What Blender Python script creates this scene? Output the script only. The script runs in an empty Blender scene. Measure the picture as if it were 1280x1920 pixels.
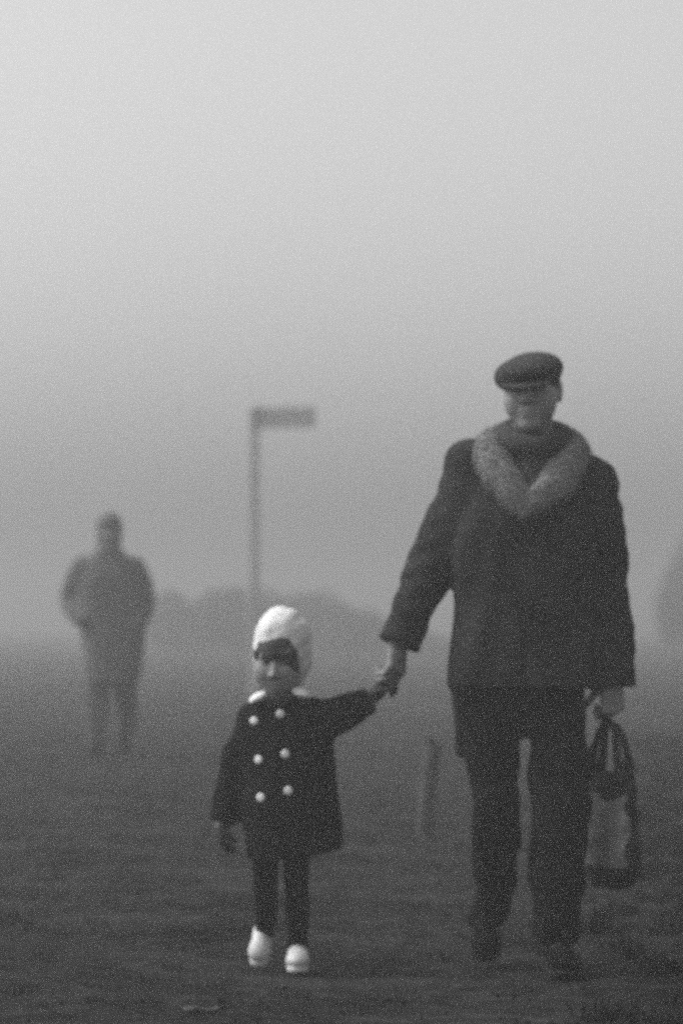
import bpy, math, random
import numpy as np
from mathutils import Vector, Matrix

R = math.radians
C = bpy.context.scene
COL = C.collection
rng = np.random.default_rng(7)
random.seed(7)

# ------------------------------------------------------------------ camera, sky, sun, exposure
F_PX = 6550.0                       # focal length in pixels of the 1280 x 1920 photograph
cam_d = bpy.data.cameras.new('camera')
cam = bpy.data.objects.new('camera', cam_d); COL.objects.link(cam)
cam_d.sensor_fit = 'VERTICAL'; cam_d.sensor_height = 36.0; cam_d.sensor_width = 24.0
cam_d.lens = 36.0 * F_PX / 1920.0
cam_d.clip_start = 0.1; cam_d.clip_end = 3000
cam_d.dof.use_dof = True; cam_d.dof.focus_distance = 7.0; cam_d.dof.aperture_fstop = 4.0
cam.location = (0, 0, 1.0)
cam.rotation_euler = (R(90) + math.atan(200 / F_PX), 0, 0)
C.camera = cam

SUN_EL, SUN_AZ = 50, 279            # degrees; azimuth from +Y towards +X: left of the camera and high, hidden by the fog
w = bpy.data.worlds.new('World'); C.world = w; w.use_nodes = True
nt = w.node_tree
sky = nt.nodes.new('ShaderNodeTexSky'); sky.sky_type = 'NISHITA'; sky.sun_disc = False
sky.sun_elevation = R(SUN_EL); sky.sun_rotation = R(SUN_AZ)
sky.air_density = 1.0; sky.dust_density = 4.1; sky.ozone_density = 1.0
bw = nt.nodes.new('ShaderNodeRGBToBW')
nt.links.new(sky.outputs[0], bw.inputs[0])
w.cycles.sampling_method = 'NONE'      # leaves the sky's light as fine grain, like fast film
bg = nt.nodes['Background']; bg.inputs['Strength'].default_value = 0.15
nt.links.new(bw.outputs[0], bg.inputs['Color'])

sun_d = bpy.data.lights.new('sun', 'SUN'); sun_d.energy = 1.4; sun_d.angle = R(30)
sun_d.color = (1, 1, 1)
sun = bpy.data.objects.new('sun', sun_d); COL.objects.link(sun)
dirv = Vector((math.sin(R(SUN_AZ)) * math.cos(R(SUN_EL)), math.cos(R(SUN_AZ)) * math.cos(R(SUN_EL)), math.sin(R(SUN_EL))))
sun.rotation_euler = dirv.to_track_quat('Z', 'Y').to_euler()

C.view_settings.view_transform = 'Standard'; C.view_settings.look = 'None'
C.view_settings.exposure = 0.72; C.view_settings.gamma = 1.0
C.render.engine = 'CYCLES'
cy = C.cycles
cy.use_denoising = False; cy.use_adaptive_sampling = False
cy.max_bounces = 6; cy.diffuse_bounces = 3; cy.glossy_bounces = 1; cy.volume_bounces = 3
cy.sample_clamp_indirect = 0.5
cy.pixel_filter_type = 'BLACKMAN_HARRIS'; cy.filter_width = 2.3
HAZE = 0.0125

# ------------------------------------------------------------------ materials (all grey: a black and white photograph)
def grey(name, v, rough=0.9, var=0.25, scale=40.0, bump=0.3, bscale=200.0, spec=0.2, var2=0.0, scale2=3.0):
    m = bpy.data.materials.new(name); m.use_nodes = True
    n = m.node_tree.nodes; l = m.node_tree.links
    p = n['Principled BSDF']; p.inputs['Roughness'].default_value = rough
    p.inputs['Specular IOR Level'].default_value = spec
    tc = n.new('ShaderNodeTexCoord')
    no = n.new('ShaderNodeTexNoise'); no.inputs['Scale'].default_value = scale; no.inputs['Detail'].default_value = 4
    l.new(tc.outputs['Object'], no.inputs['Vector'])
    mr = n.new('ShaderNodeMapRange')
    mr.inputs['From Min'].default_value = 0.3; mr.inputs['From Max'].default_value = 0.7
    mr.inputs['To Min'].default_value = v * (1 - var); mr.inputs['To Max'].default_value = v * (1 + var)
    l.new(no.outputs['Fac'], mr.inputs['Value'])
    last = mr.outputs[0]
    if var2:
        n2 = n.new('ShaderNodeTexNoise'); n2.inputs['Scale'].default_value = scale2; n2.inputs['Detail'].default_value = 5
        l.new(tc.outputs['Object'], n2.inputs['Vector'])
        m2 = n.new('ShaderNodeMapRange')
        m2.inputs['From Min'].default_value = 0.3; m2.inputs['From Max'].default_value = 0.7
        m2.inputs['To Min'].default_value = 1 - var2; m2.inputs['To Max'].default_value = 1 + var2
        l.new(n2.outputs['Fac'], m2.inputs['Value'])
        mu = n.new('ShaderNodeMath'); mu.operation = 'MULTIPLY'
        l.new(last, mu.inputs[0]); l.new(m2.outputs[0], mu.inputs[1]); last = mu.outputs[0]
    cb = n.new('ShaderNodeCombineColor')
    for i in range(3): l.new(last, cb.inputs[i])
    l.new(cb.outputs[0], p.inputs['Base Color'])
    if bump:
        nb = n.new('ShaderNodeTexNoise'); nb.inputs['Scale'].default_value = bscale; nb.inputs['Detail'].default_value = 3
        l.new(tc.outputs['Object'], nb.inputs['Vector'])
        b = n.new('ShaderNodeBump'); b.inputs['Strength'].default_value = bump; b.inputs['Distance'].default_value = 0.01
        l.new(nb.outputs['Fac'], b.inputs['Height']); l.new(b.outputs[0], p.inputs['Normal'])
    return m

M = dict(
    ground=grey('wet_earth', 0.016, 0.95, 0.6, 11.0, 0.9, 30, 0.02, 0.6, 1.6),
    grass=grey('dark_grass', 0.014, 0.9, 0.4, 5.0, 0, 1, 0.02),
    skin=grey('skin', 0.25, 0.6, 0.12, 60, 0.1, 300, 0.3),
    skin_child=grey('child_skin', 0.24, 0.6, 0.12, 60, 0.1, 300, 0.3),
    eye=grey('eye', 0.10, 0.4, 0.1, 60, 0),
    coat=grey('dark_wool', 0.026, 0.95, 0.35, 60, 0.5, 260, 0.1, 0.3, 6),
    coat_child=grey('navy_wool', 0.006, 0.95, 0.3, 60, 0.4, 260, 0.08),
    trousers=grey('black_cloth', 0.008, 0.95, 0.3, 40, 0.4, 260, 0.08, 0.25, 7),
    tights=grey('black_tights', 0.005, 0.95, 0.2, 60, 0.2, 400, 0.05),
    cap=grey('dark_tweed', 0.040, 0.95, 0.4, 120, 0.5, 300, 0.1),
    fur=grey('grey_fur', 0.22, 0.95, 0.45, 90, 0.6, 220, 0.1),
    scarf=grey('charcoal_knit', 0.045, 0.95, 0.3, 80, 0.6, 160, 0.1),
    shoe=grey('dark_leather', 0.005, 0.85, 0.3, 40, 0.2, 120, 0.04),
    sole=grey('black_rubber', 0.010, 0.8, 0.2, 40, 0.2, 120, 0.2),
    white=grey('white_wool', 0.74, 0.95, 0.06, 60, 0.6, 180, 0.1),
    collar=grey('white_cotton', 0.72, 0.9, 0.06, 60, 0.2, 200, 0.1),
    button=grey('white_button', 0.82, 0.35, 0.03, 60, 0, 1, 0.5),
    shoe_white=grey('white_leather', 0.48, 0.5, 0.08, 30, 0.1, 120, 0.4),
    hair=grey('dark_hair', 0.022, 0.7, 0.4, 150, 0.5, 300, 0.3),
    glove=grey('dark_glove', 0.040, 0.95, 0.3, 100, 0.4, 300, 0.1),
    plastic=grey('dark_plastic', 0.016, 0.7, 0.4, 18, 0.5, 40, 0.1, 0.3, 9),
    plastic_pale=grey('pale_plastic', 0.13, 0.6, 0.2, 14, 0.2, 40, 0.4),
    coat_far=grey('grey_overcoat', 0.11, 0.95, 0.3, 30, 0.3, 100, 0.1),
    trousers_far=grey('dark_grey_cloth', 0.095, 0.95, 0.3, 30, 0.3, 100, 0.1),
    sign=grey('weathered_paint', 0.42, 0.8, 0.2, 12, 0.1, 60, 0.2),
    wood=grey('weathered_wood', 0.065, 0.9, 0.35, 25, 0.4, 90, 0.1),
    leaf=grey('bush_leaf', 0.11, 0.85, 0.5, 3, 0, 1, 0.1),
    bark=grey('bush_stem', 0.05, 0.9, 0.3, 30, 0.3, 90, 0.1),
    paper=grey('grey_paper', 0.05, 0.8, 0.2, 60, 0.2, 100, 0.2),
)

# ------------------------------------------------------------------ mesh helpers
def add_mesh(name, verts, faces, mat, parent=None, smooth=True):
    me = bpy.data.meshes.new(name)
    verts = np.asarray(verts, np.float32)
    if isinstance(faces, np.ndarray):
        k = faces.shape[1]
        me.vertices.add(len(verts)); me.vertices.foreach_set('co', verts.ravel())
        me.loops.add(faces.size); me.loops.foreach_set('vertex_index', faces.astype(np.int32).ravel())
        me.polygons.add(len(faces))
        me.polygons.foreach_set('loop_start', np.arange(0, faces.size, k, dtype=np.int32))
        me.update(calc_edges=True)
    else:
        me.from_pydata([tuple(map(float, v)) for v in verts], [], faces); me.update()
    if smooth: me.polygons.foreach_set('use_smooth', np.ones(len(me.polygons), bool))
    me.materials.append(M[mat])
    o = bpy.data.objects.new(name, me); COL.objects.link(o)
    if parent: o.parent = parent
    return o

def tag(o, label=None, cat=None, group=None, kind=None):
    if label: o['label'] = label
    if cat: o['category'] = cat
    if group: o['group'] = group
    if kind: o['kind'] = kind
    return o

def thing(name, loc, label, cat, rz=0, group=None):
    o = bpy.data.objects.new(name, None); COL.objects.link(o)
    o.location = loc; o.rotation_euler = (0, 0, rz); o.empty_display_size = 0.1
    return tag(o, label, cat, group)

def wob(x, y, z, f, seed, n=7):
    """smooth band limited noise, about -1..1"""
    r = np.random.default_rng(seed); out = 0
    for i in range(n):
        k = r.normal(size=3); k = k / np.linalg.norm(k) * f * r.uniform(0.5, 1.7)
        out = out + np.sin(k[0] * x + k[1] * y + k[2] * z + r.uniform(0, 6.28))
    return out / (n ** 0.5) / 1.2

class Field:
    """a signed distance field on a grid; shapes are blended into it and the zero surface becomes ONE mesh"""
    def __init__(s, lo, hi, h):
        s.lo = np.array(lo, float); s.h = h
        s.n = np.ceil((np.array(hi) - s.lo) / h).astype(int) + 1
        s.d = np.full(tuple(s.n), 1.0, np.float32)
        s.Mr = np.eye(3); s.t = np.zeros(3); s.sc = 1.0
    def frame(s, t=(0, 0, 0), yaw=0, pitch=0, roll=0, sc=1.0):
        s.Mr = np.array(Matrix.Rotation(yaw, 3, 'Z') @ Matrix.Rotation(pitch, 3, 'X') @ Matrix.Rotation(roll, 3, 'Y'))
        s.t = np.array(t, float); s.sc = sc; return s
    def put(s, f, lo, hi, k=0.0, op='u'):
        lo = np.array(lo, float); hi = np.array(hi, float)
        cs = np.array([[(lo, hi)[a][0], (lo, hi)[b][1], (lo, hi)[c][2]] for a in (0, 1) for b in (0, 1) for c in (0, 1)])
        cw = (cs * s.sc) @ s.Mr.T + s.t
        pad = k + 4 * s.h
        i0 = np.clip(np.floor((cw.min(0) - pad - s.lo) / s.h).astype(int), 0, s.n)
        i1 = np.clip(np.ceil((cw.max(0) + pad - s.lo) / s.h).astype(int) + 1, 0, s.n)
        if (i1 <= i0).any(): return s
        ax = [s.lo[a] + s.h * np.arange(i0[a], i1[a]) for a in range(3)]
        X, Y, Z = (g.astype(np.float32) for g in np.meshgrid(*ax, indexing='ij'))
        X = X - s.t[0]; Y = Y - s.t[1]; Z = Z - s.t[2]
        m = s.Mr
        x = (X * m[0, 0] + Y * m[1, 0] + Z * m[2, 0]) / s.sc
        y = (X * m[0, 1] + Y * m[1, 1] + Z * m[2, 1]) / s.sc
        z = (X * m[0, 2] + Y * m[1, 2] + Z * m[2, 2]) / s.sc
        b = (f(x, y, z) * s.sc).astype(np.float32)
        sl = tuple(slice(i0[a], i1[a]) for a in range(3))
        a = s.d[sl]
        if op == 'u':
            r = np.minimum(a, b)
            if k > 0: hh = np.maximum(k - np.abs(a - b), 0) / k; r = r - hh * hh * k * 0.25
        elif op == 's':
            b = -b; r = np.maximum(a, b)
            if k > 0: hh = np.maximum(k - np.abs(a - b), 0) / k; r = r + hh * hh * k * 0.25
        s.d[sl] = r
        return s
    # primitives ---------------------------------------------------
    def ell(s, c, r, k=0.0, op='u'):
        c = np.array(c, float); r = np.array(r, float) * np.ones(3)
        def f(x, y, z):
            a, b, d = (x - c[0]) / r[0], (y - c[1]) / r[1], (z - c[2]) / r[2]
            k0 = np.sqrt(a * a + b * b + d * d); k1 = np.sqrt((a / r[0]) ** 2 + (b / r[1]) ** 2 + (d / r[2]) ** 2) + 1e-6
            return k0 * (k0 - 1) / k1
        return s.put(f, c - r, c + r, k, op)
    def tube(s, pts, rad, k=0.0, op='u', flat_end=False, flat_start=False, sy=1.0, sub=6, wr=None):
        """a limb: tapered round tube through points (Catmull-Rom), sy squashes its depth"""
        P = np.array(pts, float); rd = np.array(rad, float) * np.ones(len(P))
        if len(P) > 2 and sub > 1:
            Q, q = [], []
            for i in range(len(P) - 1):
                p0, p1, p2, p3 = P[max(i - 1, 0)], P[i], P[i + 1], P[min(i + 2, len(P) - 1)]
                for j in range(sub):
                    t = j / sub
                    Q.append(0.5 * ((2 * p1) + (-p0 + p2) * t + (2 * p0 - 5 * p1 + 4 * p2 - p3) * t * t + (-p0 + 3 * p1 - 3 * p2 + p3) * t ** 3))
                    q.append(rd[i] + (rd[i + 1] - rd[i]) * t)
            Q.append(P[-1]); q.append(rd[-1]); P, rd = np.array(Q), np.array(q)
        def f(x, y, z):
            best = None
            for i in range(len(P) - 1):
                a, b = P[i], P[i + 1]; ab = b - a; L2 = max((ab * ab).sum(), 1e-9)
                t = np.clip(((x - a[0]) * ab[0] + (y - a[1]) * ab[1] + (z - a[2]) * ab[2]) / L2, 0, 1)
                dx = x - a[0] - t * ab[0]; dy = (y - a[1] - t * ab[1]) / sy; dz = z - a[2] - t * ab[2]
                d = np.sqrt(dx * dx + dy * dy + dz * dz) - (rd[i] + (rd[i + 1] - rd[i]) * t)
                best = d if best is None else np.minimum(best, d)
            if wr: best = best + wr(x, y, z)
            if flat_end:
                u = P[-1] - P[-2]; u = u / np.linalg.norm(u); b = P[-1]
                best = np.maximum(best, (x - b[0]) * u[0] + (y - b[1]) * u[1] + (z - b[2]) * u[2])
            if flat_start:
                u = P[0] - P[1]; u = u / np.linalg.norm(u); b = P[0]
                best = np.maximum(best, (x - b[0]) * u[0] + (y - b[1]) * u[1] + (z - b[2]) * u[2])
            return best
        m = rd.max() * max(1, sy)
        return s.put(f, P.min(0) - m, P.max(0) + m, k, op)
    def loft(s, rows, k=0.0, n=2.3, op='u', wr=None):
        """a column of superellipses: rows of z, cx, cy, rx, ry"""
        A = np.array(sorted(rows), float)
        zs = np.linspace(A[0, 0], A[-1, 0], 200)
        cols = []
        for j in range(1, 5):
            v = np.interp(zs, A[:, 0], A[:, j])
            ker = np.hanning(25); ker /= ker.sum()
            cols.append(np.convolve(np.pad(v, 12, 'edge'), ker, 'valid'))
        def f(x, y, z):
            cx, cyy, rx, ry = (np.interp(z, zs, c) for c in cols)
            q = (np.abs((x - cx) / rx) ** n + np.abs((y - cyy) / ry) ** n) ** (1 / n)
            d = (q - 1) * np.minimum(rx, ry)
            if wr: d = d + wr(x, y, z)
            return np.maximum(d, np.maximum(A[0, 0] - z, z - A[-1, 0]))
        lo = [(A[:, 1] - A[:, 3]).min(), (A[:, 2] - A[:, 4]).min(), A[0, 0]]
        hi = [(A[:, 1] + A[:, 3]).max(), (A[:, 2] + A[:, 4]).max(), A[-1, 0]]
        return s.put(f, lo, hi, k, op)
    def box(s, c, hs, rnd=0.005, k=0.0, op='u', wr=None):
        c = np.array(c, float); hs = np.array(hs, float)
        def f(x, y, z):
            qx, qy, qz = np.abs(x - c[0]) - hs[0] + rnd, np.abs(y - c[1]) - hs[1] + rnd, np.abs(z - c[2]) - hs[2] + rnd
            d = np.sqrt(np.maximum(qx, 0) ** 2 + np.maximum(qy, 0) ** 2 + np.maximum(qz, 0) ** 2) + np.minimum(np.maximum(qx, np.maximum(qy, qz)), 0) - rnd
            return d + wr(x, y, z) if wr else d
        return s.put(f, c - hs, c + hs, k, op)
    def warp(s, amp, f, seed):
        i = np.argwhere(np.abs(s.d) < amp * 3 + 3 * s.h)
        p = s.lo + i * s.h
        s.d[i[:, 0], i[:, 1], i[:, 2]] += (amp * wob(p[:, 0], p[:, 1], p[:, 2], f, seed)).astype(np.float32)
        return s
    def front(s, x, z):
        """y of the first surface met coming from the camera side"""
        i = int(round((x - s.lo[0]) / s.h)); k = int(round((z - s.lo[2]) / s.h))
        j = np.argmax(s.d[i, :, k] < 0)
        return s.lo[1] + j * s.h
    def mesh(s):
        """surface nets"""
        d = s.d; ins = d < 0
        nx, ny, nz = d.shape
        cnt = np.zeros((nx - 1, ny - 1, nz - 1), np.int8)
        for a in (0, 1):
            for b in (0, 1):
                for c in (0, 1): cnt += ins[a:nx - 1 + a, b:ny - 1 + b, c:nz - 1 + c]
        act = (cnt > 0) & (cnt < 8)
        ids = np.argwhere(act)
        idx = np.full(act.shape, -1, np.int64); idx[act] = np.arange(len(ids))
        cor = {}
        for a in (0, 1):
            for b in (0, 1):
                for c in (0, 1): cor[a, b, c] = d[ids[:, 0] + a, ids[:, 1] + b, ids[:, 2] + c].astype(float)
        acc = np.zeros((len(ids), 3)); num = np.zeros(len(ids))
        keys = list(cor)
        for p in keys:
            for ax in range(3):
                if p[ax]: continue
                q = list(p); q[ax] = 1; q = tuple(q)
                A, B = cor[p], cor[q]; m = (A < 0) != (B < 0)
                t = np.where(m, A / np.where(m, A - B, 1), 0)
                v = np.tile(np.array(p, float), (len(ids), 1)); v[:, ax] += t
                acc += v * m[:, None]; num += m
        V = s.lo + (ids + acc / num[:, None]) * s.h
        Fs = []
        for ax in range(3):
            sl0 = [slice(1, -1)] * 3; sl1 = [slice(1, -1)] * 3
            sl0[ax] = slice(0, -1); sl1[ax] = slice(1, None)
            a, b = ins[tuple(sl0)], ins[tuple(sl1)]
            e = np.argwhere(a != b); 
            if not len(e): continue
            off = np.ones(3, int); off[ax] = 0
            g = e + off
            u, v = (ax + 1) % 3, (ax + 2) % 3
            eu = np.zeros(3, int); eu[u] = 1; ev = np.zeros(3, int); ev[v] = 1
            q = [g - eu - ev, g - ev, g, g - eu]
            Q = np.stack([idx[c[:, 0], c[:, 1], c[:, 2]] for c in q], 1)
            fl = ~a[e[:, 0], e[:, 1], e[:, 2]]
            Q[fl] = Q[fl][:, ::-1]
            Fs.append(Q)
        return V, np.concatenate(Fs)
    def build(s, name, mat, parent=None):
        V, Q = s.mesh()
        return add_mesh(name, V, Q, mat, parent)

def fuzz(V, Q, count, length, width, seed, lay=0.5):
    """thin hairs standing on a surface, returned as triangles to be joined with it"""
    r = np.random.default_rng(seed)
    f = Q[r.integers(0, len(Q), count)]
    wts = r.dirichlet(np.ones(4), count)
    p = (V[f] * wts[:, :, None]).sum(1)
    n = np.cross(V[f[:, 2]] - V[f[:, 0]], V[f[:, 3]] - V[f[:, 1]])
    n /= np.linalg.norm(n, axis=1, keepdims=True) + 1e-9
    d = n + lay * r.normal(size=(count, 3)); d[:, 2] -= 0.25; d /= np.linalg.norm(d, axis=1, keepdims=True)
    sd = np.cross(d, r.normal(size=(count, 3))); sd /= np.linalg.norm(sd, axis=1, keepdims=True) + 1e-9
    L = length * r.uniform(0.5, 1.3, (count, 1))
    a, b, c = p - sd * width, p + sd * width, p + d * L
    T = np.stack([a, b, c, c], 1).reshape(-1, 3)
    I = np.arange(4 * count).reshape(-1, 4)
    return T, I

def build_fuzzy(F, name, mat, parent, count, length, width, seed, lay=0.5):
    V, Q = F.mesh()
    T, I = fuzz(V, Q, count, length, width, seed, lay)
    tri = [tuple(map(int, q)) for q in Q] + [(4 * i + len(V), 4 * i + 1 + len(V), 4 * i + 2 + len(V)) for i in range(count)]
    return add_mesh(name, np.concatenate([V, T]), tri, mat, parent)

def head(F, c, yaw, pitch, sc, child=False):
    F.frame(c, yaw, pitch, 0, sc)
    F.ell((0, 0.012, 0.016), (0.076, 0.096, 0.084))
    F.ell((0, -0.024, -0.05), (0.058 if child else 0.069, 0.064, 0.072), 0.04)
    F.ell((0, -0.068, -0.104), (0.024, 0.020, 0.020), 0.03)
    for sx in (-1, 1):
        F.ell((sx * 0.040, -0.050, -0.030), (0.030, 0.032, 0.038) if not child else (0.036, 0.036, 0.044), 0.035)
    F.ell((0, -0.082 if not child else -0.072, 0.036), (0.050, 0.016, 0.013), 0.02)
    for sx in (-1, 1):
        F.ell((sx * 0.031, -0.104, 0.011), (0.019, 0.018, 0.013) if not child else (0.016, 0.014, 0.010), 0.010, 's')
    nl = 0.018 if not child else 0.008
    F.tube([(0, -0.088, 0.018), (0, -0.100 - nl * 0.7, -0.026)], [0.008, 0.013], 0.010)
    for sx in (-1, 1): F.ell((sx * 0.012, -0.099, -0.030), (0.009, 0.011, 0.009), 0.006)
    mw = 0.8 if child else 0.95
    F.ell((0, -0.086, -0.060), (0.024 * mw, 0.012, 0.006), 0.010)
    F.ell((0, -0.083, -0.074), (0.019 * mw, 0.012, 0.007), 0.012)
    F.ell((0, -0.100, -0.067), (0.019 * mw, 0.006, 0.002), 0.004, 's')
    for sx in (-1, 1):
        F.ell((sx * 0.080, 0.012, -0.004), (0.010, 0.021, 0.034), 0.008)
        F.ell((sx * 0.089, 0.006, 0.0), (0.006, 0.011, 0.018), 0.004, 's')
    F.frame()

def eyes(F, c, yaw, pitch, sc, parent):
    m = np.array(Matrix.Rotation(yaw, 3, 'Z') @ Matrix.Rotation(pitch, 3, 'X'))
    for sx in (-1, 1):
        p = m @ (np.array((sx * 0.031, -0.0795, 0.011)) * sc) + np.array(c)
        E = Field(p - 0.02, p + 0.02, 0.002); E.ell(p, 0.0125 * sc)
        E.build('eye', 'eye', parent)

def hand(F, wrist, u, n, thumb_side, sc=1.0, curl=(25, 30, 35, 40), mid=(30, 35, 40, 45), grow=0.0, k=0.006, tcurl=0.3):
    """palm, four fingers bent by their curls (degrees per joint) and a thumb leaving the palm's side"""
    W = np.array(wrist, float)
    u = np.array(u, float); u /= np.linalg.norm(u)
    n = np.array(n, float); n -= u * (n @ u); n /= np.linalg.norm(n)
    t = np.cross(u, n) * thumb_side
    F.frame()
    F.tube([W - u * 0.05 * sc, W], np.array([0.029, 0.026]) * sc + grow, 0.01)
    L = [0.098, 0.100, 0.095, 0.086]; off = [0.030, 0.010, -0.010, -0.029]
    fl = [(0.042, 0.026, 0.021), (0.046, 0.029, 0.022), (0.043, 0.027, 0.021), (0.034, 0.020, 0.018)]
    for i in range(4):
        b0 = W + (u * 0.012 + t * off[i] * 0.65) * sc
        kn = W + (u * L[i] + t * off[i]) * sc
        F.tube([b0, kn], np.array([0.0145, 0.0125]) * sc + grow, 0.014 * sc)
    F.ell(W + (u * 0.05 + n * 0.006) * sc, 0.024 * sc + grow, 0.02)
    for i in range(4):
        p = W + (u * L[i] + t * off[i]) * sc; a = 0.0; pts = [p]
        for j in range(3):
            a += R(curl[i] if j == 0 else mid[i])
            d = u * math.cos(a) + n * math.sin(a) + t * off[i] * 1.2 * (1 if curl[i] < 20 else 0)
            p = p + d / np.linalg.norm(d) * fl[i][j] * sc; pts.append(p)
        F.tube(pts, np.array([0.0098, 0.0090, 0.0082, 0.0070]) * sc + grow, k * sc, sub=1)
    b = W + (u * 0.022 + t * 0.022 + n * 0.008) * sc
    d1 = u * 0.62 + t * 0.62 + n * tcurl; d1 /= np.linalg.norm(d1)
    d2 = u * 0.85 + t * 0.15 + n * (tcurl + 0.35); d2 /= np.linalg.norm(d2)
    p1 = b + d1 * 0.042 * sc; p2 = p1 + d2 * 0.032 * sc; p3 = p2 + (d2 + n * 0.25) * 0.024 * sc
    F.tube([b, p1, p2, p3], np.array([0.017, 0.0125, 0.0105, 0.0085]) * sc + grow, 0.010 * sc, sub=1)

def shoe(F, toe, heel, width, h, lift=0.0, sole=False, k=0.01):
    """toe and heel are the ends of the sole line; h the height of the vamp"""
    T = np.array(toe, float); H = np.array(heel, float)
    ax = T - H; L = np.linalg.norm(ax); ax = ax / L
    yaw = math.atan2(ax[0], -ax[1]); pitch = math.asin(max(-1, min(1, -ax[2])))
    F.frame(tuple(H), yaw, pitch)
    w = width / 2
    if sole:
        F.tube([(0, -0.16 * L, 0.006), (0, -0.45 * L, 0.006), (0, -0.80 * L, 0.006)], [w * 0.74, w * 0.78, w * 1.0], 0)
        def below(x, y, z): return -np.abs(z - 0.0) + 0.012
        F.put(lambda x, y, z: 0.012 - z if False else (0.013 - z) * -1.0, (-0.2, -L - 0.1, -0.2), (0.2, 0.1, 0.2), 0, 'k') if False else None
        F.put(lambda x, y, z: 0.012 - z, (-0.2, -L - 0.1, 0.012), (0.2, 0.1, 0.2), 0, 's')
        F.put(lambda x, y, z: z, (-0.2, -L - 0.1, -0.2), (0.2, 0.1, 0.0), 0, 's')
    else:
        F.ell((0, -0.78 * L, 0.014 + h * 0.24), (w * 0.98, 0.22 * L, h * 0.42))
        F.ell((0, -0.50 * L, 0.014 + h * 0.36), (w * 0.82, 0.30 * L, h * 0.52), 0.03)
        F.ell((0, -0.20 * L, 0.014 + h * 0.42), (w * 0.80, 0.20 * L, h * 0.58), 0.03)
        F.put(lambda x, y, z: z - 0.011, (-0.2, -L - 0.1, -0.2), (0.2, 0.1, 0.011), 0, 's')
    F.frame()

def make_shoe(parent, toe, heel, width, h, mat, solemat, welt=1.0):
    lo = np.minimum(toe, heel) - np.array((0.07, 0.05, 0.03)); hi = np.maximum(toe, heel) + np.array((0.07, 0.05, h + 0.05))
    F = Field(lo, hi, 0.004); shoe(F, toe, heel, width, h)
    o = F.build('shoe', mat, parent)
    G = Field(lo, hi, 0.003)
    T = np.array(toe, float); H = np.array(heel, float); ax = T - H; L = np.linalg.norm(ax); a = ax / L
    G.frame(tuple(H), math.atan2(a[0], -a[1]), math.asin(max(-1, min(1, -a[2]))))
    w = width / 2 * welt
    def f(x, y, z):
        s = np.clip(-y / L, 0.14, 0.82); r = np.interp(s, [0.14, 0.45, 0.70, 0.82], [w * 0.84, w * 0.86, w * 1.06, w * 1.0])
        d = np.sqrt(x * x + (-y - s * L) ** 2) - np.minimum(r, np.where(s > 0.5, (1.0 - s) * L + 0.03, s * L + 0.02))
        return np.maximum(d, np.abs(z - 0.007) - 0.0075)
    G.put(f, (-w * 1.2, -L - 0.03, 0), (w * 1.2, 0.03, 0.015))
    G.build('sole', solemat, o)
    return o

# ------------------------------------------------------------------ ground
def ground_z(x, y):
    return 0.010 * wob(x, y, 0 * x, 1.6, 3) + 0.006 * wob(x, y, 0 * x, 7.0, 4)

def make_ground():
    ys = np.concatenate([np.linspace(-30, 7, 20), np.arange(7.1, 20, 0.06), np.linspace(20.2, 60, 160), np.linspace(62, 390, 60)])
    xs = np.concatenate([np.linspace(-140, -5, 40), np.arange(-4.9, 4.9, 0.06), np.linspace(5, 140, 40)])
    X, Y = np.meshgrid(xs, ys, indexing='ij')
    near = np.clip(1.4 - np.abs(X) / 12, 0, 1) * np.clip(1.5 - Y / 60, 0, 1)
    Z = ground_z(X, Y) * near + 0.007 * wob(X, Y, 0 * X, 22.0, 5) * near
    nx, ny = X.shape
    I = np.arange(nx * ny).reshape(nx, ny)
    Q = np.stack([I[:-1, :-1], I[1:, :-1], I[1:, 1:], I[:-1, 1:]], -1).reshape(-1, 4)
    o = add_mesh('ground', np.stack([X, Y, Z], -1).reshape(-1, 3), Q, 'ground')
    tag(o, kind='structure')
make_ground()

def blades(P, h, w, lean, seed):
    r = np.random.default_rng(seed); n = len(P)
    a = r.uniform(0, 6.283, n); d = np.stack([np.cos(a), np.sin(a), 0 * a], 1)
    s = np.stack([-np.sin(a + r.normal(0, 0.5, n)), np.cos(a), 0 * a], 1)
    H = h * r.uniform(0.45, 1.35, (n, 1)); W = w * r.uniform(0.7, 1.4, (n, 1)); Ln = lean * r.uniform(0.2, 1.3, (n, 1))
    up = np.array([[0, 0, 1.0]])
    m = P + up * H * 0.6 + d * H * Ln * 0.35
    t = P + up * H * (1 - 0.25 * Ln) + d * H * Ln
    v = np.stack([P - s * W, P + s * W, m + s * W * 0.75, m - s * W * 0.75, t + s * W * .15, t - s * W * .15], 1).reshape(-1, 3)
    b = np.arange(n)[:, None] * 6
    f = np.concatenate([b + np.array([[0, 1, 2, 3]]), b + np.array([[3, 2, 4, 5]])])
    return v, f

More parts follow.
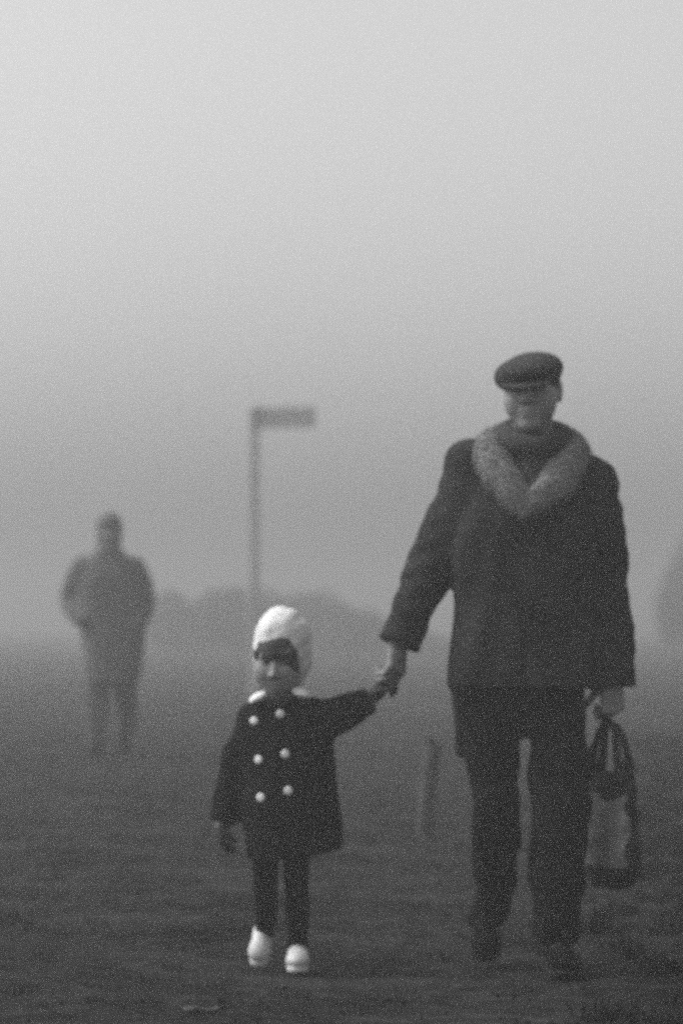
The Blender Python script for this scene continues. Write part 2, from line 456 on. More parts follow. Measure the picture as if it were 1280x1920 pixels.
def make_grass():
    r = np.random.default_rng(21); Vs, Fs, o = [], [], 0
    def add(P, h, w, lean, seed):
        nonlocal o
        P = np.column_stack([P, ground_z(P[:, 0], P[:, 1]) - 0.004])
        v, f = blades(P, h, w, lean, seed); Vs.append(v); Fs.append(f + o); o += len(v)
    # tufts on the verge right of the walkers
    T = np.column_stack([r.uniform(0, 2.6, 1500) ** 1.0, r.uniform(8.2, 30, 1500)])
    T[:, 0] += 0.80 + 0.085 * (T[:, 1] - 10) + 0.1 * np.sin(T[:, 1] * 2.1)
    for i in range(4):
        P = np.repeat(T, 9, 0) + r.normal(0, 0.035, (len(T) * 9, 2))
        add(P, 0.035 + 0.012 * i, 0.004, 0.9, 30 + i)
    # short thin grass over the trodden ground
    T = np.column_stack([r.uniform(-3.2, 2.6, 2600), r.uniform(8.0, 30, 2600)])
    P = np.repeat(T, 8, 0) + r.normal(0, 0.06, (len(T) * 8, 2))
    add(P, 0.014, 0.004, 1.2, 40)
    add(np.repeat(T[:700], 10, 0) + r.normal(0, 0.03, (7000, 2)), 0.020, 0.004, 1.1, 41)
    g = add_mesh('grass', np.concatenate(Vs), np.concatenate(Fs), 'grass', smooth=False)
    tag(g, kind='stuff')
make_grass()

# ------------------------------------------------------------------ the man in the flat cap
MX, MY = 0.55, 10.0
def make_man():
    t = thing('person', (MX, MY, 0), 'man in dark flat cap and coat with pale fur collar, holding the child\'s hand', 'person')
    hc, yaw, pit, hs = (-0.006, -0.035, 1.652), R(-12), R(2), 0.96
    B = Field((-0.52, -0.40, -0.01), (0.36, 0.38, 1.80), 0.004)
    head(B, hc, yaw, pit, hs)
    B.tube([(0, 0.0, 1.42), (-0.003, -0.005, 1.58)], [0.062, 0.056], 0.02)
    B.loft([(0.70, -0.03, 0.02, 0.15, 0.10), (0.9, -0.03, 0.01, 0.15, 0.105), (1.1, -0.03, 0.01, 0.15, 0.105), (1.3, -0.02, 0.0, 0.165, 0.105), (1.42, -0.01, 0, 0.15, 0.085), (1.47, 0, 0, 0.07, 0.07)], 0.03)
    B.tube([(-0.16, 0.0, 1.42), (-0.275, 0.01, 1.22), (-0.388, -0.02, 0.945)], [0.055, 0.043, 0.028], 0.04)
    B.tube([(0.14, 0.01, 1.39), (0.195, 0.03, 1.12), (0.222, 0.0, 0.83)], [0.055, 0.043, 0.028], 0.04)
    B.tube([(-0.10, 0.02, 0.78), (-0.112, 0.0, 0.46), (-0.108, 0.08, 0.34), (-0.112, 0.175, 0.20), (-0.125, 0.23, 0.14)], [0.065, 0.045, 0.042, 0.034, 0.030], 0.03)
    B.tube([(0.05, 0.02, 0.78), (0.062, -0.07, 0.46), (0.061, -0.085, 0.10)], [0.065, 0.047, 0.034], 0.03)
    B.tube([(-0.125, 0.23, 0.14), (-0.128, 0.18, 0.075)], [0.030, 0.024], 0.02)
    B.tube([(0.061, -0.085, 0.10), (0.062, -0.17, 0.045)], [0.034, 0.022], 0.02)
    # hand round the child's hand
    hand(B, (-0.388, -0.02, 0.945), (-0.06, -0.04, -1), (-0.80, 0.60, -0.1), 1, 0.95, (30, 34, 38, 42), (52, 52, 52, 52), tcurl=0.25)
    # hand closed on the bag's handles
    hand(B, (0.222, 0.0, 0.83), (0.02, -0.06, -1), (-0.45, 1, 0), -1, 0.95, (62, 64, 66, 68), (75, 75, 75, 75), tcurl=0.6)
    b = B.build('body', 'skin', t)
    eyes(B, hc, yaw, pit, hs, b)

    # coat
    K = Field((-0.50, -0.26, 0.55), (0.36, 0.26, 1.62), 0.006)
    def fold(x, y, z):
        return 0.010 * wob(x, y, z * 1.2, 14, 11) + 0.006 * wob(x * 1.5, y, z * .5, 34, 12)
    K.loft([(0.805, -0.036, 0.0, 0.207, 0.158), (0.95, -0.040, 0.0, 0.206, 0.152), (1.10, -0.036, 0.0, 0.206, 0.148), (1.25, -0.028, 0.0, 0.205, 0.145),
            (1.36, -0.022, 0.0, 0.200, 0.130), (1.44, -0.012, 0.0, 0.165, 0.105), (1.50, 0.0, 0.0, 0.09, 0.085), (1.53, 0, 0, 0.07, 0.075)], 0, 2.5, wr=fold)
    def wsl(x, y, z): return 0.004 * wob(x, y, z, 40, 13) + 0.004 * wob(x * .5, y * .5, z, 85, 14)
    K.tube([(-0.172, 0.0, 1.430), (-0.224, 0.005, 1.32), (-0.276, 0.01, 1.21), (-0.330, 0.0, 1.08), (-0.388, -0.02, 0.925)], [0.078, 0.070, 0.066, 0.062, 0.060], 0.035, flat_end=True, wr=wsl)
    K.tube([(0.155, 0.01, 1.385), (0.187, 0.02, 1.25), (0.203, 0.03, 1.10), (0.218, 0.015, 0.96), (0.224, 0.0, 0.805)], [0.084, 0.077, 0.072, 0.068, 0.063], 0.03, flat_end=True, wr=wsl)
    K.ell((-0.19, 0.0, 1.452), (0.062, 0.070, 0.058), 0.03)                   # squared padded shoulder
    K.box((-0.160, 0.060, 0.715), (0.068, 0.040, 0.110), 0.02, 0.02, wr=fold)   # back of the coat hanging lower
    K.box((-0.035, -0.166, 1.02), (0.004, 0.022, 0.26), 0.003, 0.010, 's')     # front edge
    K.put(lambda x, y, z: 1.0 * z - 0.806 - 0.006 * np.sin(x * 22), (-0.16, -0.2, 0.70), (0.16, 0.03, 0.80), 0.006, 's') if False else None
    coat = K.build('coat', 'coat', t)
    # fur collar
    G = Field((-0.24, -0.24, 1.22), (0.22, 0.18, 1.64), 0.005)
    G.tube([(-0.092, 0.03, 1.522), (-0.132, -0.045, 1.478), (-0.104, -0.105, 1.415), (-0.066, -0.138, 1.360), (-0.038, -0.158, 1.298)], [0.030, 0.047, 0.054, 0.046, 0.016], 0.015, sy=0.55)
    G.tube([(0.088, 0.03, 1.520), (0.112, -0.045, 1.472), (0.080, -0.105, 1.415), (0.032, -0.143, 1.362), (-0.026, -0.163, 1.308)], [0.030, 0.047, 0.054, 0.046, 0.016], 0.015, sy=0.55)
    G.tube([(-0.092, 0.03, 1.522), (-0.055, 0.070, 1.535), (0, 0.08, 1.54), (0.055, 0.070, 1.535), (0.088, 0.03, 1.520)], 0.028, 0.02)
    G.warp(0.005, 60, 5)
    build_fuzzy(G, 'fur_collar', 'fur', coat, 9000, 0.013, 0.0011, 5, 0.6)
    S = Field((-0.16, -0.20, 1.34), (0.16, 0.14, 1.62), 0.005)
    S.tube([(0, 0.06, 1.545), (-0.078, 0.02, 1.538), (-0.066, -0.07, 1.505), (0, -0.105, 1.488), (0.064, -0.07, 1.505), (0.076, 0.02, 1.538), (0, 0.06, 1.545)], 0.032, 0.02)
    S.tube([(0.0, -0.09, 1.47), (-0.01, -0.125, 1.38)], [0.045, 0.03], 0.02, sy=0.6)
    S.warp(0.004, 50, 6)
    S.build('scarf', 'scarf', t)

    # trousers
    def tw(x, y, z): return 0.008 * wob(x, y, z, 24, 17) + 0.007 * wob(x * .6, y * .6, z, 44, 18) + 0.003 * wob(x, y, z, 90, 19)
    T = Field((-0.30, -0.34, 0.06), (0.25, 0.36, 0.98), 0.006)
    T.loft([(0.66, -0.03, 0.01, 0.17, 0.115), (0.80, -0.032, 0.01, 0.178, 0.12), (0.95, -0.03, 0, 0.16, 0.11)], 0, 2.4)
    T.loft([(0.105, -0.126, 0.235, 0.035, 0.05), (0.125, -0.124, 0.225, 0.050, 0.062), (0.20, -0.112, 0.17, 0.056, 0.064), (0.34, -0.108, 0.07, 0.064, 0.070), (0.46, -0.110, -0.01, 0.068, 0.076), (0.60, -0.116, 0.0, 0.080, 0.088), (0.74, -0.118, 0.01, 0.092, 0.105)], 0.02, 2.1, wr=tw)
    T.loft([(0.080, 0.058, -0.095, 0.060, 0.070), (0.11, 0.059, -0.093, 0.066, 0.074), (0.20, 0.059, -0.09, 0.071, 0.078), (0.40, 0.063, -0.09, 0.080, 0.084), (0.52, 0.063, -0.07, 0.082, 0.088), (0.65, 0.063, -0.03, 0.085, 0.095), (0.74, 0.062, 0.0, 0.090, 0.105)], 0.004, 2.1, wr=tw)
    T.build('trousers', 'trousers', t)
    # shoes: trailing foot rolls off its toe, leading foot is down
    make_shoe(t, (-0.140, 0.06, 0.010), (-0.120, 0.30, 0.135), 0.086, 0.074, 'shoe', 'sole')
    make_shoe(t, (0.075, -0.30, 0.010), (0.061, -0.02, 0.004), 0.098, 0.074, 'shoe', 'sole')

    # cap
    P = Field((-0.16, -0.24, 1.58), (0.16, 0.16, 1.82), 0.004)
    P.frame((hc[0] + 0.004, hc[1], hc[2] - 0.012), yaw, R(9), R(-3), hs)
    P.ell((-0.006, -0.012, 0.074), (0.088, 0.120, 0.045))
    P.ell((-0.050, -0.03, 0.056), (0.056, 0.075, 0.042), 0.03)
    P.ell((0.010, 0.020, 0.075), (0.078, 0.098, 0.044), 0.02)
    P.loft([(0.018, 0, 0.008, 0.079, 0.100), (0.070, 0, 0.006, 0.084, 0.106)], 0.012, 2.0)
    P.frame(); P.warp(0.0025, 45, 8)
    cap = P.build('cap', 'cap', t)
    V = Field((-0.16, -0.26, 1.58), (0.16, 0.10, 1.76), 0.0035)
    V.frame((hc[0], hc[1], hc[2] - 0.014), yaw, R(18), R(-3), hs)
    V.ell((0, -0.082, 0.060), (0.078, 0.066, 0.008))
    V.frame(); V.build('visor', 'cap', cap)
    # short hair at the temples and nape
    H = Field((-0.13, -0.12, 1.56), (0.13, 0.12, 1.72), 0.004)
    H.frame(hc, yaw, pit, 0, hs)
    H.ell((0, 0.022, 0.012), (0.079, 0.092, 0.072))
    H.put(lambda x, y, z: y + 0.006 + 0.15 * np.abs(z), (-0.2, -0.3, -0.2), (0.2, 0.0, 0.2), 0.004, 's')
    for sx in (-1, 1): H.ell((sx * 0.084, 0.012, -0.004), (0.020, 0.026, 0.038), 0.004, 's')
    H.frame(); H.build('hair', 'hair', t)
make_man()

# ------------------------------------------------------------------ the carrier bag in his hand
def make_bag():
    bx, by, bz = MX + 0.216, MY - 0.005, 0.0
    t = thing('carrier_bag', (bx, by, bz), 'soft dark shopping bag with pale side hanging from the man\'s hand', 'bag')
    F = Field((-0.14, -0.26, 0.19), (0.16, 0.26, 0.62), 0.005)
    F.frame((0, 0, 0), R(24))
    F.loft([(0.232, 0.0, 0, 0.030, 0.09), (0.262, 0.0, 0, 0.046, 0.122), (0.34, 0.004, 0, 0.054, 0.132), (0.44, 0.004, 0, 0.047, 0.130), (0.52, 0, 0, 0.030, 0.125), (0.565, 0, 0, 0.018, 0.11)], 0, 2.6,
           wr=lambda x, y, z: 0.005 * wob(x, y, z * .4, 28, 31) + 0.003 * wob(x, y, z, 60, 32))
    F.frame()
    body = F.build('sack', 'plastic', t)
    # pale printed side, laid on the sack where it faces the camera
    V, Q = F.mesh()
    c = V[Q].mean(1); n = np.cross(V[Q[:, 2]] - V[Q[:, 0]], V[Q[:, 3]] - V[Q[:, 1]]); n /= np.linalg.norm(n, axis=1, keepdims=True)
    a = R(24); ly = -c[:, 0] * math.sin(a) + c[:, 1] * math.cos(a); lx = c[:, 0] * math.cos(a) + c[:, 1] * math.sin(a)
    keep = (c[:, 2] > 0.315 + 0.02 * np.sin(lx * 40)) & (c[:, 2] < 0.495 + 0.015 * np.sin(ly * 30)) & (n[:, 1] < -0.10) & (c[:, 0] < 0.040 + 0.008 * np.sin(c[:, 2] * 50))
    q = Q[keep]; used = np.unique(q); mp = np.full(len(V), -1); mp[used] = np.arange(len(used))
    vn = np.zeros_like(V); 
    for j in range(4): np.add.at(vn, Q[:, j], n)
    vn /= np.linalg.norm(vn, axis=1, keepdims=True) + 1e-9
    add_mesh('pale_panel', V[used] + vn[used] * 0.003, mp[q], 'plastic_pale', body)
    # two straps from the ends of the mouth up into the fist
    for sx in (-1, 1):
        S = Field((-0.12, -0.24, 0.48), (0.12, 0.24, 0.75), 0.004)
        S.frame((0, 0, 0), R(24))
        o = 0.014 * sx
        S.tube([(o, -0.095, 0.545), (o * 1.2, -0.075, 0.61), (o * .6, -0.040, 0.685), (-0.008, 0.0, 0.708), (o * .6, 0.040, 0.685), (o * 1.2, 0.075, 0.61), (o, 0.095, 0.545)], [0.016, 0.013, 0.010, 0.008, 0.010, 0.013, 0.016], 0.004, sub=5)
        S.frame(); S.warp(0.002, 60, 41 + sx)
        S.build('handle', 'plastic', t)
make_bag()

# ------------------------------------------------------------------ the child
GX, GY = -0.153, 10.0
def make_child():
    t = thing('person', (GX, GY, 0), 'small child in white bonnet, white shoes and dark coat with six white buttons', 'person')
    hc, yaw, pit, hs = (-0.024, -0.020, 0.880), R(-10), R(12), 0.83
    B = Field((-0.27, -0.24, -0.01), (0.33, 0.26, 1.05), 0.0038)
    head(B, hc, yaw, pit, hs, True)
    B.tube([(-0.02, 0.0, 0.72), (-0.022, 0.0, 0.83)], [0.042, 0.038], 0.02)
    B.loft([(0.33, 0, 0.0, 0.085, 0.065), (0.5, 0, 0, 0.088, 0.068), (0.68, -0.01, 0, 0.09, 0.062), (0.75, -0.02, 0, 0.05, 0.05)], 0.02)
    B.tube([(-0.085, 0, 0.71), (-0.135, 0.01, 0.57), (-0.188, -0.01, 0.415)], [0.036, 0.029, 0.019], 0.03)
    B.tube([(0.06, 0, 0.72), (0.14, 0.0, 0.725), (0.236, -0.01, 0.768)], [0.036, 0.029, 0.019], 0.03)
    B.tube([(-0.055, 0.0, 0.36), (-0.063, 0.02, 0.2), (-0.064, 0.055, 0.13), (-0.067, 0.088, 0.085)], [0.030, 0.024, 0.021, 0.018], 0.02)
    B.tube([(0.027, 0.0, 0.36), (0.027, -0.003, 0.2), (0.027, 0.010, 0.07)], [0.030, 0.024, 0.019], 0.02)
    B.tube([(-0.067, 0.088, 0.085), (-0.074, 0.075, 0.05)], [0.018, 0.015], 0.01)
    B.tube([(0.027, 0.01, 0.07), (0.028, -0.04, 0.03)], [0.019, 0.015], 0.01)
    ha = ((-0.188, -0.01, 0.418), (-0.05, -0.02, -1), (1, 0.3, 0), 1, 0.54, (28, 32, 36, 40), (38, 40, 42, 46))
    hb = ((0.236, -0.010, 0.768), (0.62, 0.0, 0.72), (0.2, -0.3, -0.7), -1, 0.60, (45, 50, 55, 55), (55, 55, 55, 55))
    hand(B, *ha); hand(B, *hb)
    b = B.build('body', 'skin_child', t)
    eyes(B, hc, yaw, pit, hs, b)
    for h_, lo, hi in ((ha, (-0.27, -0.10, 0.27), (-0.11, 0.09, 0.47)), (hb, (0.16, -0.12, 0.70), (0.36, 0.10, 0.92))):
        G = Field(lo, hi, 0.003); hand(G, *h_, grow=0.0028); G.build('glove', 'glove', t)

    K = Field((-0.27, -0.20, 0.29), (0.29, 0.20, 0.82), 0.005)
    def fold(x, y, z): return 0.006 * wob(x, y, z * .5, 26, 51) + 0.003 * wob(x, y, z, 60, 52)
    K.loft([(0.318, 0.016, 0.0, 0.136, 0.125), (0.36, 0.016, 0, 0.137, 0.125), (0.46, 0.002, 0, 0.138, 0.118), (0.58, 0.002, 0, 0.134, 0.108), (0.66, 0.0, 0, 0.130, 0.098), (0.72, -0.012, 0, 0.108, 0.084), (0.765, -0.02, 0, 0.07, 0.064), (0.785, -0.022, 0, 0.05, 0.055)], 0, 2.3, wr=fold)
    K.tube([(-0.092, 0, 0.700), (-0.125, 0.005, 0.62), (-0.155, 0.008, 0.53), (-0.188, -0.008, 0.418)], [0.060, 0.056, 0.050, 0.038], 0.03, flat_end=True, wr=lambda x, y, z: 0.004 * wob(x, y, z, 40, 53))
    K.tube([(0.06, 0, 0.715), (0.115, 0.0, 0.716), (0.17, 0, 0.735), (0.236, -0.01, 0.770)], [0.060, 0.056, 0.050, 0.036], 0.03, flat_end=True, wr=lambda x, y, z: 0.004 * wob(x, y, z, 40, 54))
    # skirt of the coat sweeps up towards its right-hand corner
    K.put(lambda x, y, z: z - 0.318 - np.maximum(x + 0.0, 0) * 0.18, (-0.2, -0.2, 0.29), (0.2, 0.2, 0.345), 0.004, 's')
    coat = K.build('coat', 'coat_child', t)
    for x, z in ((-0.095, 0.709), (-0.020, 0.729), (-0.082, 0.600), (-0.006, 0.617), (-0.075, 0.494), (0.003, 0.514)):
        y = K.front(x, z)
        e = 0.012
        sl = (K.front(x + e, z) - K.front(x - e, z)) / (2 * e)
        D = Field((-0.02, -0.02, -0.02), (0.02, 0.02, 0.02), 0.0018)
        D.ell((0, 0, 0), (0.0125, 0.0055, 0.0125))
        D.ell((0, -0.010, 0), (0.008, 0.006, 0.008), 0.001, 's')
        bo = D.build('button', 'button', coat)
        bo.location = (x, y - 0.003, z); bo.rotation_euler = (0, 0, math.atan(sl))
    # white collar in two lobes
    for c, r_, yw in (((-0.082, -0.045, 0.776), (0.029, 0.036, 0.014), R(-25)), ((0.038, -0.066, 0.788), (0.028, 0.032, 0.013), R(25))):
        W = Field(np.array(c) - 0.06, np.array(c) + 0.06, 0.003)
        W.frame(c, yw, R(14), R(-22) if c[0] < 0 else R(16)); W.ell((0, 0, 0), r_); W.frame()
        W.build('white_collar', 'collar', coat)
    S = Field((-0.10, -0.12, 0.72), (0.07, 0.09, 0.84), 0.004)
    S.tube([(-0.02, 0.04, 0.79), (-0.066, 0.01, 0.785), (-0.052, -0.05, 0.778), (-0.022, -0.068, 0.775), (0.008, -0.05, 0.778), (0.024, 0.01, 0.785), (-0.02, 0.04, 0.79)], 0.020, 0.01)
    S.warp(0.002, 70, 66); S.build('scarf', 'scarf', t)
    # bonnet
    N = Field((-0.15, -0.16, 0.74), (0.11, 0.16, 1.06), 0.004)
    N.frame((-0.019, 0.0, 0.915), R(-10))
    N.ell((0, 0.012, 0.018), (0.082, 0.098, 0.096))
    N.ell((0, 0.02, -0.045), (0.078, 0.080, 0.075), 0.03)
    N.ell((-0.002, -0.13, -0.070), (0.062, 0.120, 0.086), 0.008, 's')
    N.ell((0.012, 0.005, 0.098), (0.030, 0.030, 0.016), 0.03)
    N.frame(); N.warp(0.005, 34, 61); N.warp(0.0025, 110, 67)
    build_fuzzy(N, 'bonnet', 'white', t, 2500, 0.007, 0.0008, 62, 0.7)
    # dark hair: fringe under the bonnet's edge and locks at the cheek
    H = Field((-0.13, -0.16, 0.80), (0.10, 0.08, 0.98), 0.003)
    H.frame(hc, yaw, pit, 0, hs)
    H.ell((0, 0.006, 0.022), (0.081, 0.104, 0.094))
    H.put(lambda x, y, z: z - 0.014 + 0.12 * x + 0.006 * np.sin(x * 170 + 1) + 0.004 * np.sin(x * 410), (-0.12, -0.2, -0.2), (0.12, 0.2, 0.05), 0.003, 's')
    H.tube([(0.052, -0.072, 0.04), (0.061, -0.066, 0.0), (0.064, -0.054, -0.04)], [0.018, 0.020, 0.009], 0.012)
    H.tube([(-0.066, -0.056, 0.04), (-0.072, -0.050, 0.0)], [0.012, 0.006], 0.01)
    H.frame(); H.warp(0.002, 130, 63)
    H.build('hair', 'hair', t)
    # tights
    L = Field((-0.14, -0.10, 0.04), (0.10, 0.17, 0.42), 0.004)
    wv = lambda x, y, z: 0.0025 * wob(x, y, z, 45, 71)
    L.loft([(0.36, -0.02, 0, 0.085, 0.07), (0.41, -0.02, 0, 0.085, 0.07)])
    L.loft([(0.085, -0.067, 0.088, 0.026, 0.028), (0.13, -0.064, 0.055, 0.030, 0.034), (0.2, -0.063, 0.02, 0.034, 0.037), (0.30, -0.064, 0.0, 0.036, 0.040), (0.38, -0.058, 0, 0.042, 0.046)], 0.006, 2.0, wr=wv)
    L.loft([(0.052, 0.027, 0.012, 0.029, 0.032), (0.12, 0.027, 0.004, 0.031, 0.035), (0.2, 0.027, -0.005, 0.034, 0.037), (0.30, 0.026, 0, 0.036, 0.040), (0.38, 0.024, 0, 0.042, 0.046)], 0.002, 2.0, wr=wv)
    L.build('tights', 'tights', t)
    make_shoe(t, (-0.084, 0.02, 0.004), (-0.068, 0.145, 0.075), 0.062, 0.062, 'shoe_white', 'shoe_white', 0.90)
    make_shoe(t, (0.030, -0.125, 0.004), (0.027, 0.045, 0.004), 0.066, 0.058, 'shoe_white', 'shoe_white', 0.90)
make_child()

# ------------------------------------------------------------------ the figure further back in the fog
def make_far_man():
    Y = 25.4
    t = thing('person', ((205 - 640) / (F_PX / Y), Y, 0), 'dim grey hooded figure in a long coat, alone further back in the fog', 'person')
    hc = (0.0, -0.02, 1.645)
    B = Field((-0.45, -0.35, -0.01), (0.42, 0.40, 1.80), 0.008)
    head(B, hc, 0, R(4), 0.96)
    B.tube([(0, 0.0, 1.42), (0, 0, 1.58)], [0.062, 0.056], 0.02)
    B.loft([(0.75, 0, 0.0, 0.15, 0.10), (1.1, 0, 0, 0.16, 0.105), (1.3, 0, 0, 0.18, 0.105), (1.44, 0, 0, 0.15, 0.08), (1.47, 0, 0, 0.07, 0.07)], 0.03)
    B.tube([(-0.20, 0, 1.40), (-0.290, 0.05, 1.14), (-0.16, -0.07, 0.98)], [0.055, 0.045, 0.03], 0.03)
    B.tube([(0.20, 0, 1.40), (0.258, 0.05, 1.12), (0.17, -0.07, 0.95)], [0.055, 0.045, 0.03], 0.03)
    B.tube([(-0.085, 0, 0.8), (-0.085, -0.035, 0.45), (-0.085, -0.03, 0.08)], [0.06, 0.045, 0.034], 0.03)
    B.tube([(0.10, 0, 0.8), (0.11, 0.0, 0.48), (0.108, 0.14, 0.30), (0.105, 0.23, 0.17)], [0.06, 0.045, 0.038, 0.032], 0.03)
    B.tube([(-0.085, -0.03, 0.08), (-0.085, -0.14, 0.04)], [0.036, 0.025], 0.01)
    B.tube([(0.105, 0.23, 0.17), (0.10, 0.20, 0.11)], [0.032, 0.025], 0.01)
    hand(B, (-0.15, -0.07, 0.98), (0.55, 0.25, -0.8), (0.6, 0.5, 0.1), 1, 0.95, (20, 22, 24, 26), (20, 22, 24, 26))
    hand(B, (0.15, -0.07, 0.95), (-0.55, 0.25, -0.8), (-0.6, 0.5, 0.1), -1, 0.95, (20, 24, 28, 32), (25, 27, 30, 34))
    B.build('body', 'skin', t)
    K = Field((-0.48, -0.30, 0.50), (0.44, 0.30, 1.66), 0.010)
    fw = lambda x, y, z: 0.010 * wob(x, y, z * .6, 14, 81)
    K.loft([(0.54, 0.02, 0.0, 0.200, 0.17), (0.8, 0.035, 0, 0.230, 0.165), (1.1, 0.02, 0, 0.232, 0.15), (1.28, 0.0, 0, 0.215, 0.145), (1.38, 0, 0, 0.20, 0.12), (1.46, 0, 0, 0.13, 0.10), (1.52, 0, 0, 0.085, 0.09), (1.56, 0, 0, 0.07, 0.08)], 0, 2.4, wr=fw)
    K.tube([(-0.19, 0, 1.385), (-0.250, 0.03, 1.27), (-0.292, 0.05, 1.14), (-0.235, -0.04, 1.03), (-0.16, -0.12, 0.97)], [0.070, 0.068, 0.064, 0.058, 0.050], 0.04, flat_end=True, wr=fw)
    K.tube([(0.19, 0, 1.385), (0.235, 0.03, 1.26), (0.258, 0.05, 1.12), (0.232, -0.02, 1.0), (0.17, -0.11, 0.93)], [0.070, 0.068, 0.064, 0.058, 0.050], 0.04, flat_end=True, wr=fw)
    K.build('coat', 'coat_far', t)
    T = Field((-0.22, -0.20, 0.06), (0.26, 0.36, 0.92), 0.010)
    T.loft([(0.07, -0.085, -0.03, 0.080, 0.078), (0.3, -0.085, -0.035, 0.090, 0.088), (0.5, -0.085, -0.04, 0.092, 0.092), (0.9, -0.07, 0, 0.09, 0.1)], 0, 2.1, wr=fw)
    T.loft([(0.17, 0.125, 0.23, 0.062, 0.06), (0.3, 0.125, 0.14, 0.078, 0.075), (0.48, 0.12, 0.0, 0.085, 0.085), (0.9, 0.09, 0, 0.09, 0.1)], 0.01, 2.1, wr=fw)
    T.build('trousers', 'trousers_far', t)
    make_shoe(t, (-0.095, -0.25, 0.006), (-0.085, 0.03, 0.002), 0.10, 0.09, 'shoe', 'sole')
    make_shoe(t, (0.105, 0.08, 0.010), (0.10, 0.31, 0.16), 0.10, 0.09, 'shoe', 'sole')
    P = Field((-0.16, -0.16, 1.46), (0.16, 0.18, 1.82), 0.006)
    P.frame(hc, 0, R(6), 0, 1.0)
    P.ell((0, 0.014, 0.020), (0.098, 0.116, 0.112)); P.ell((0, 0.02, -0.08), (0.088, 0.09, 0.09), 0.04)
    P.ell((0, -0.13, -0.045), (0.066, 0.10, 0.085), 0.01, 's')
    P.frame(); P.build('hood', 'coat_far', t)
make_far_man()

# ------------------------------------------------------------------ finger post
def make_sign():
    Y = 45.0; s = F_PX / Y
    t = thing('finger_post', ((477 - 640) / s, Y, 0), 'pale wooden finger post with one arm board pointing right, faint in fog', 'signpost')
    top = 1.0 + 400 / s
    F = Field((-0.12, -0.12, -0.2), (0.12, 0.12, top + 0.1), 0.012)
    F.box((0, 0, top / 2 - 0.1), (0.062, 0.062, top / 2 + 0.08), 0.012)
    F.tube([(0, 0, top - 0.03), (0, 0, top + 0.05)], [0.075, 0.02], 0.01)
    F.build('post', 'sign', t)
    G = Field((0.04, -0.08, top - 0.40), (0.92, 0.08, top + 0.06), 0.010)
    G.frame((0.065, 0, top - 0.155), 0, 0, R(-1.0))
    G.box((0.36, -0.0, 0.0), (0.36, 0.020, 0.135), 0.008)
    G.put(lambda x, y, z: (0.82 - np.abs(z) * 0.75 - x), (0.66, -0.1, -0.2), (0.95, 0.1, 0.2), 0, 's')
    G.frame(); G.build('arm_board', 'sign', t)
    for dz in (-0.075, 0.075):
        H = Field((-0.10, -0.11, top - 0.30), (0.16, 0.02, top), 0.008)
        H.box((0.02, -0.075, top - 0.155 + dz), (0.085, 0.008, 0.016), 0.004); H.build('bracket', 'wood', t)
make_sign()

# ------------------------------------------------------------------ short stake between the walkers
def make_stake():
    Y = 16.0; s = F_PX / Y
    t = thing('stake', ((793 - 640) / s, Y, 0), 'short leaning wooden stake in the ground between child and man', 'stake')
    F = Field((-0.10, -0.08, -0.08), (0.14, 0.08, 0.52), 0.005)
    F.tube([(0, 0, -0.05), (0.02, 0.0, 0.22), (0.050, 0.01, 0.43)], [0.040, 0.040, 0.036], 0, sy=0.8, wr=lambda x, y, z: 0.004 * wob(x, y, z * .4, 50, 91))
    F.put(lambda x, y, z: 0.435 - z + (x - 0.05) * -0.5, (-0.1, -0.1, 0.38), (0.15, 0.1, 0.52), 0.003, 's')
    F.build('shaft', 'wood', t)
    G = Field((-0.08, -0.06, 0.34), (0.12, 0.06, 0.52), 0.004)
    G.tube([(0.048, 0, 0.425), (0.035, -0.005, 0.442), (0.015, -0.01, 0.452)], [0.018, 0.014, 0.009], 0)
    G.build('broken_branch', 'wood', t)
make_stake()

# ------------------------------------------------------------------ scrap on the ground
def make_scrap():
    Y = 8.95; x = (378 - 640) / (F_PX / Y)
    F = Field((-0.07, -0.04, -0.01), (0.07, 0.04, 0.03), 0.002)
    F.box((0, 0, 0.006), (0.046, 0.016, 0.0045), 0.003, wr=lambda x, y, z: 0.004 * np.sin(x * 90) * 0.5 + 0.002 * wob(x, y, z, 120, 97))
    o = F.build('paper_scrap', 'paper')
    o.location = (x, Y, ground_z(np.array([x]), np.array([Y]))[0] + 0.004); o.rotation_euler = (0, 0, R(6))
    tag(o, 'pale scrap of crumpled paper lying on the dark ground in front of the child', 'litter')
make_scrap()

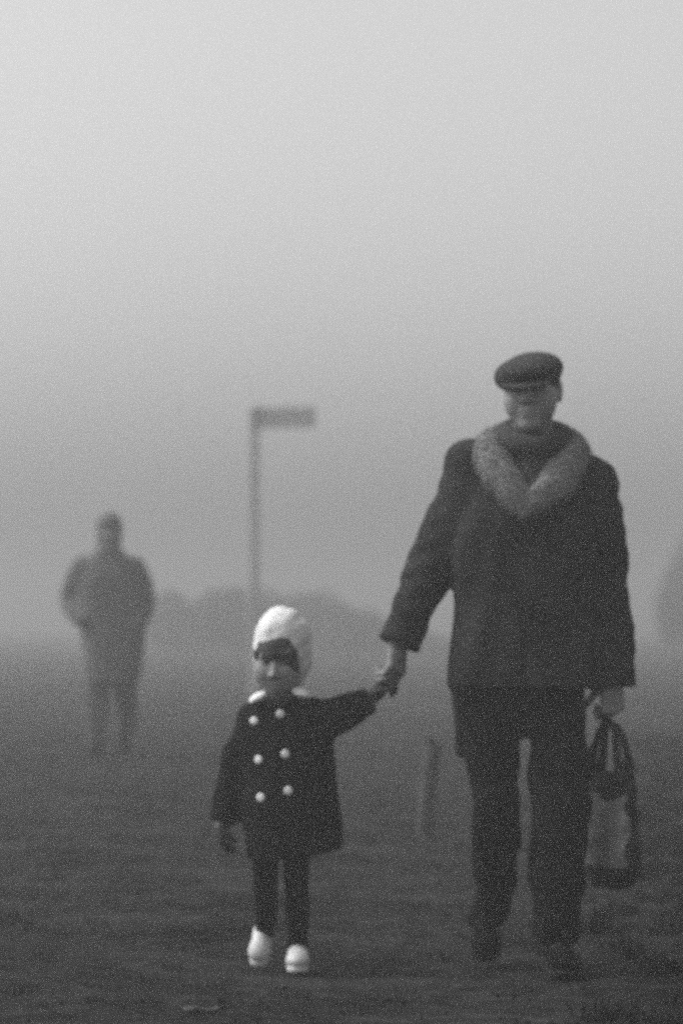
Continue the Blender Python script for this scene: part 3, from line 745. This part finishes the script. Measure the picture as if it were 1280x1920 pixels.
# ------------------------------------------------------------------ bushes fading into the fog
def make_bush(px0, px1, ytop, Y, seed, label, n=9000, leaf=0.05, clumps=14, drop=0.6):
    s = F_PX / Y; r = np.random.default_rng(seed)
    x0, x1 = (px0 - 640) / s, (px1 - 640) / s; h = 1.0 + (1160 - ytop) / s; cx = (x0 + x1) / 2; hw = (x1 - x0) / 2
    t = thing('bush', (cx, Y, 0), label, 'bush')
    cl = []
    for i in range(clumps):
        a = -1 + 2 * (i + r.uniform(0, 1)) / clumps
        hh = h * (1 - drop * abs(a) ** 1.8 - (0.25 * (a + 1) if drop < 0.5 else 0)) * r.uniform(0.62, 1.0)
        cl.append((a * hw * 0.82, r.uniform(-0.6, 0.6) * min(hw, 1.2), hh * 0.56, hw * r.uniform(3.4, 5.2) / clumps, min(hw, 1.2) * 0.5, hh * 0.45))
    cl = np.array(cl)
    c = cl[r.integers(0, len(cl), n)]
    d = r.normal(size=(n, 3)); d /= np.linalg.norm(d, axis=1, keepdims=True); d *= r.uniform(0.35, 1.05, (n, 1)) ** 0.6
    P = c[:, :3] + d * c[:, 3:]
    P[:, 2] = np.clip(P[:, 2], 0.05, None)
    u = r.normal(size=(n, 3)); u /= np.linalg.norm(u, axis=1, keepdims=True)
    v = np.cross(u, r.normal(size=(n, 3))); v /= np.linalg.norm(v, axis=1, keepdims=True)
    L = leaf * r.uniform(0.5, 1.4, (n, 1))
    V = np.stack([P - u * L, P + v * L * .5, P + u * L, P - v * L * .5], 1).reshape(-1, 3)
    add_mesh('foliage', V, np.arange(4 * n).reshape(-1, 4), 'leaf', t, False)
    for c_ in cl[::2]:
        lo = np.array([min(c_[0] * .4, c_[0]) - 0.1, min(0, c_[1]) - 0.1, -0.1]); hi = np.array([max(c_[0] * .4, c_[0]) + 0.1, max(0, c_[1]) + 0.1, c_[2] + 0.2])
        F = Field(lo, hi, 0.02)
        F.tube([(c_[0] * .4, c_[1] * .3, -0.05), (c_[0] * .6, c_[1] * .6, c_[2] * .5), (c_[0], c_[1], c_[2])], [0.05, 0.035, 0.02])
        F.build('stem', 'bark', t)
make_bush(240, 880, 1058, 92, 101, 'long low bush in the fog behind the child and the signpost', 26000, 0.09, 34, 0.25)
make_bush(1222, 1460, 930, 95, 104, 'tall bush at the right edge of the picture behind the man\'s arm', 14000, 0.08)

# ------------------------------------------------------------------ fog
def make_haze():
    x0, x1, y0, y1, z0, z1 = -160, 160, -45, 400, -1.1, 5.2
    v = [(x, y, z) for x in (x0, x1) for y in (y0, y1) for z in (z0, z1)]
    f = [(0, 1, 3, 2), (4, 6, 7, 5), (0, 4, 5, 1), (2, 3, 7, 6), (0, 2, 6, 4), (1, 5, 7, 3)]
    m = bpy.data.materials.new('fog'); m.use_nodes = True
    n = m.node_tree.nodes; l = m.node_tree.links
    n.remove(n['Principled BSDF'])
    p = n.new('ShaderNodeVolumePrincipled'); p.inputs['Density'].default_value = HAZE
    p.inputs['Color'].default_value = (0.63, 0.63, 0.63, 1); p.inputs['Anisotropy'].default_value = 0.6
    l.new(p.outputs[0], n['Material Output'].inputs['Volume'])
    M['fog'] = m
    o = add_mesh('haze', v, f, 'fog', smooth=False)
    tag(o, kind='stuff')
make_haze()
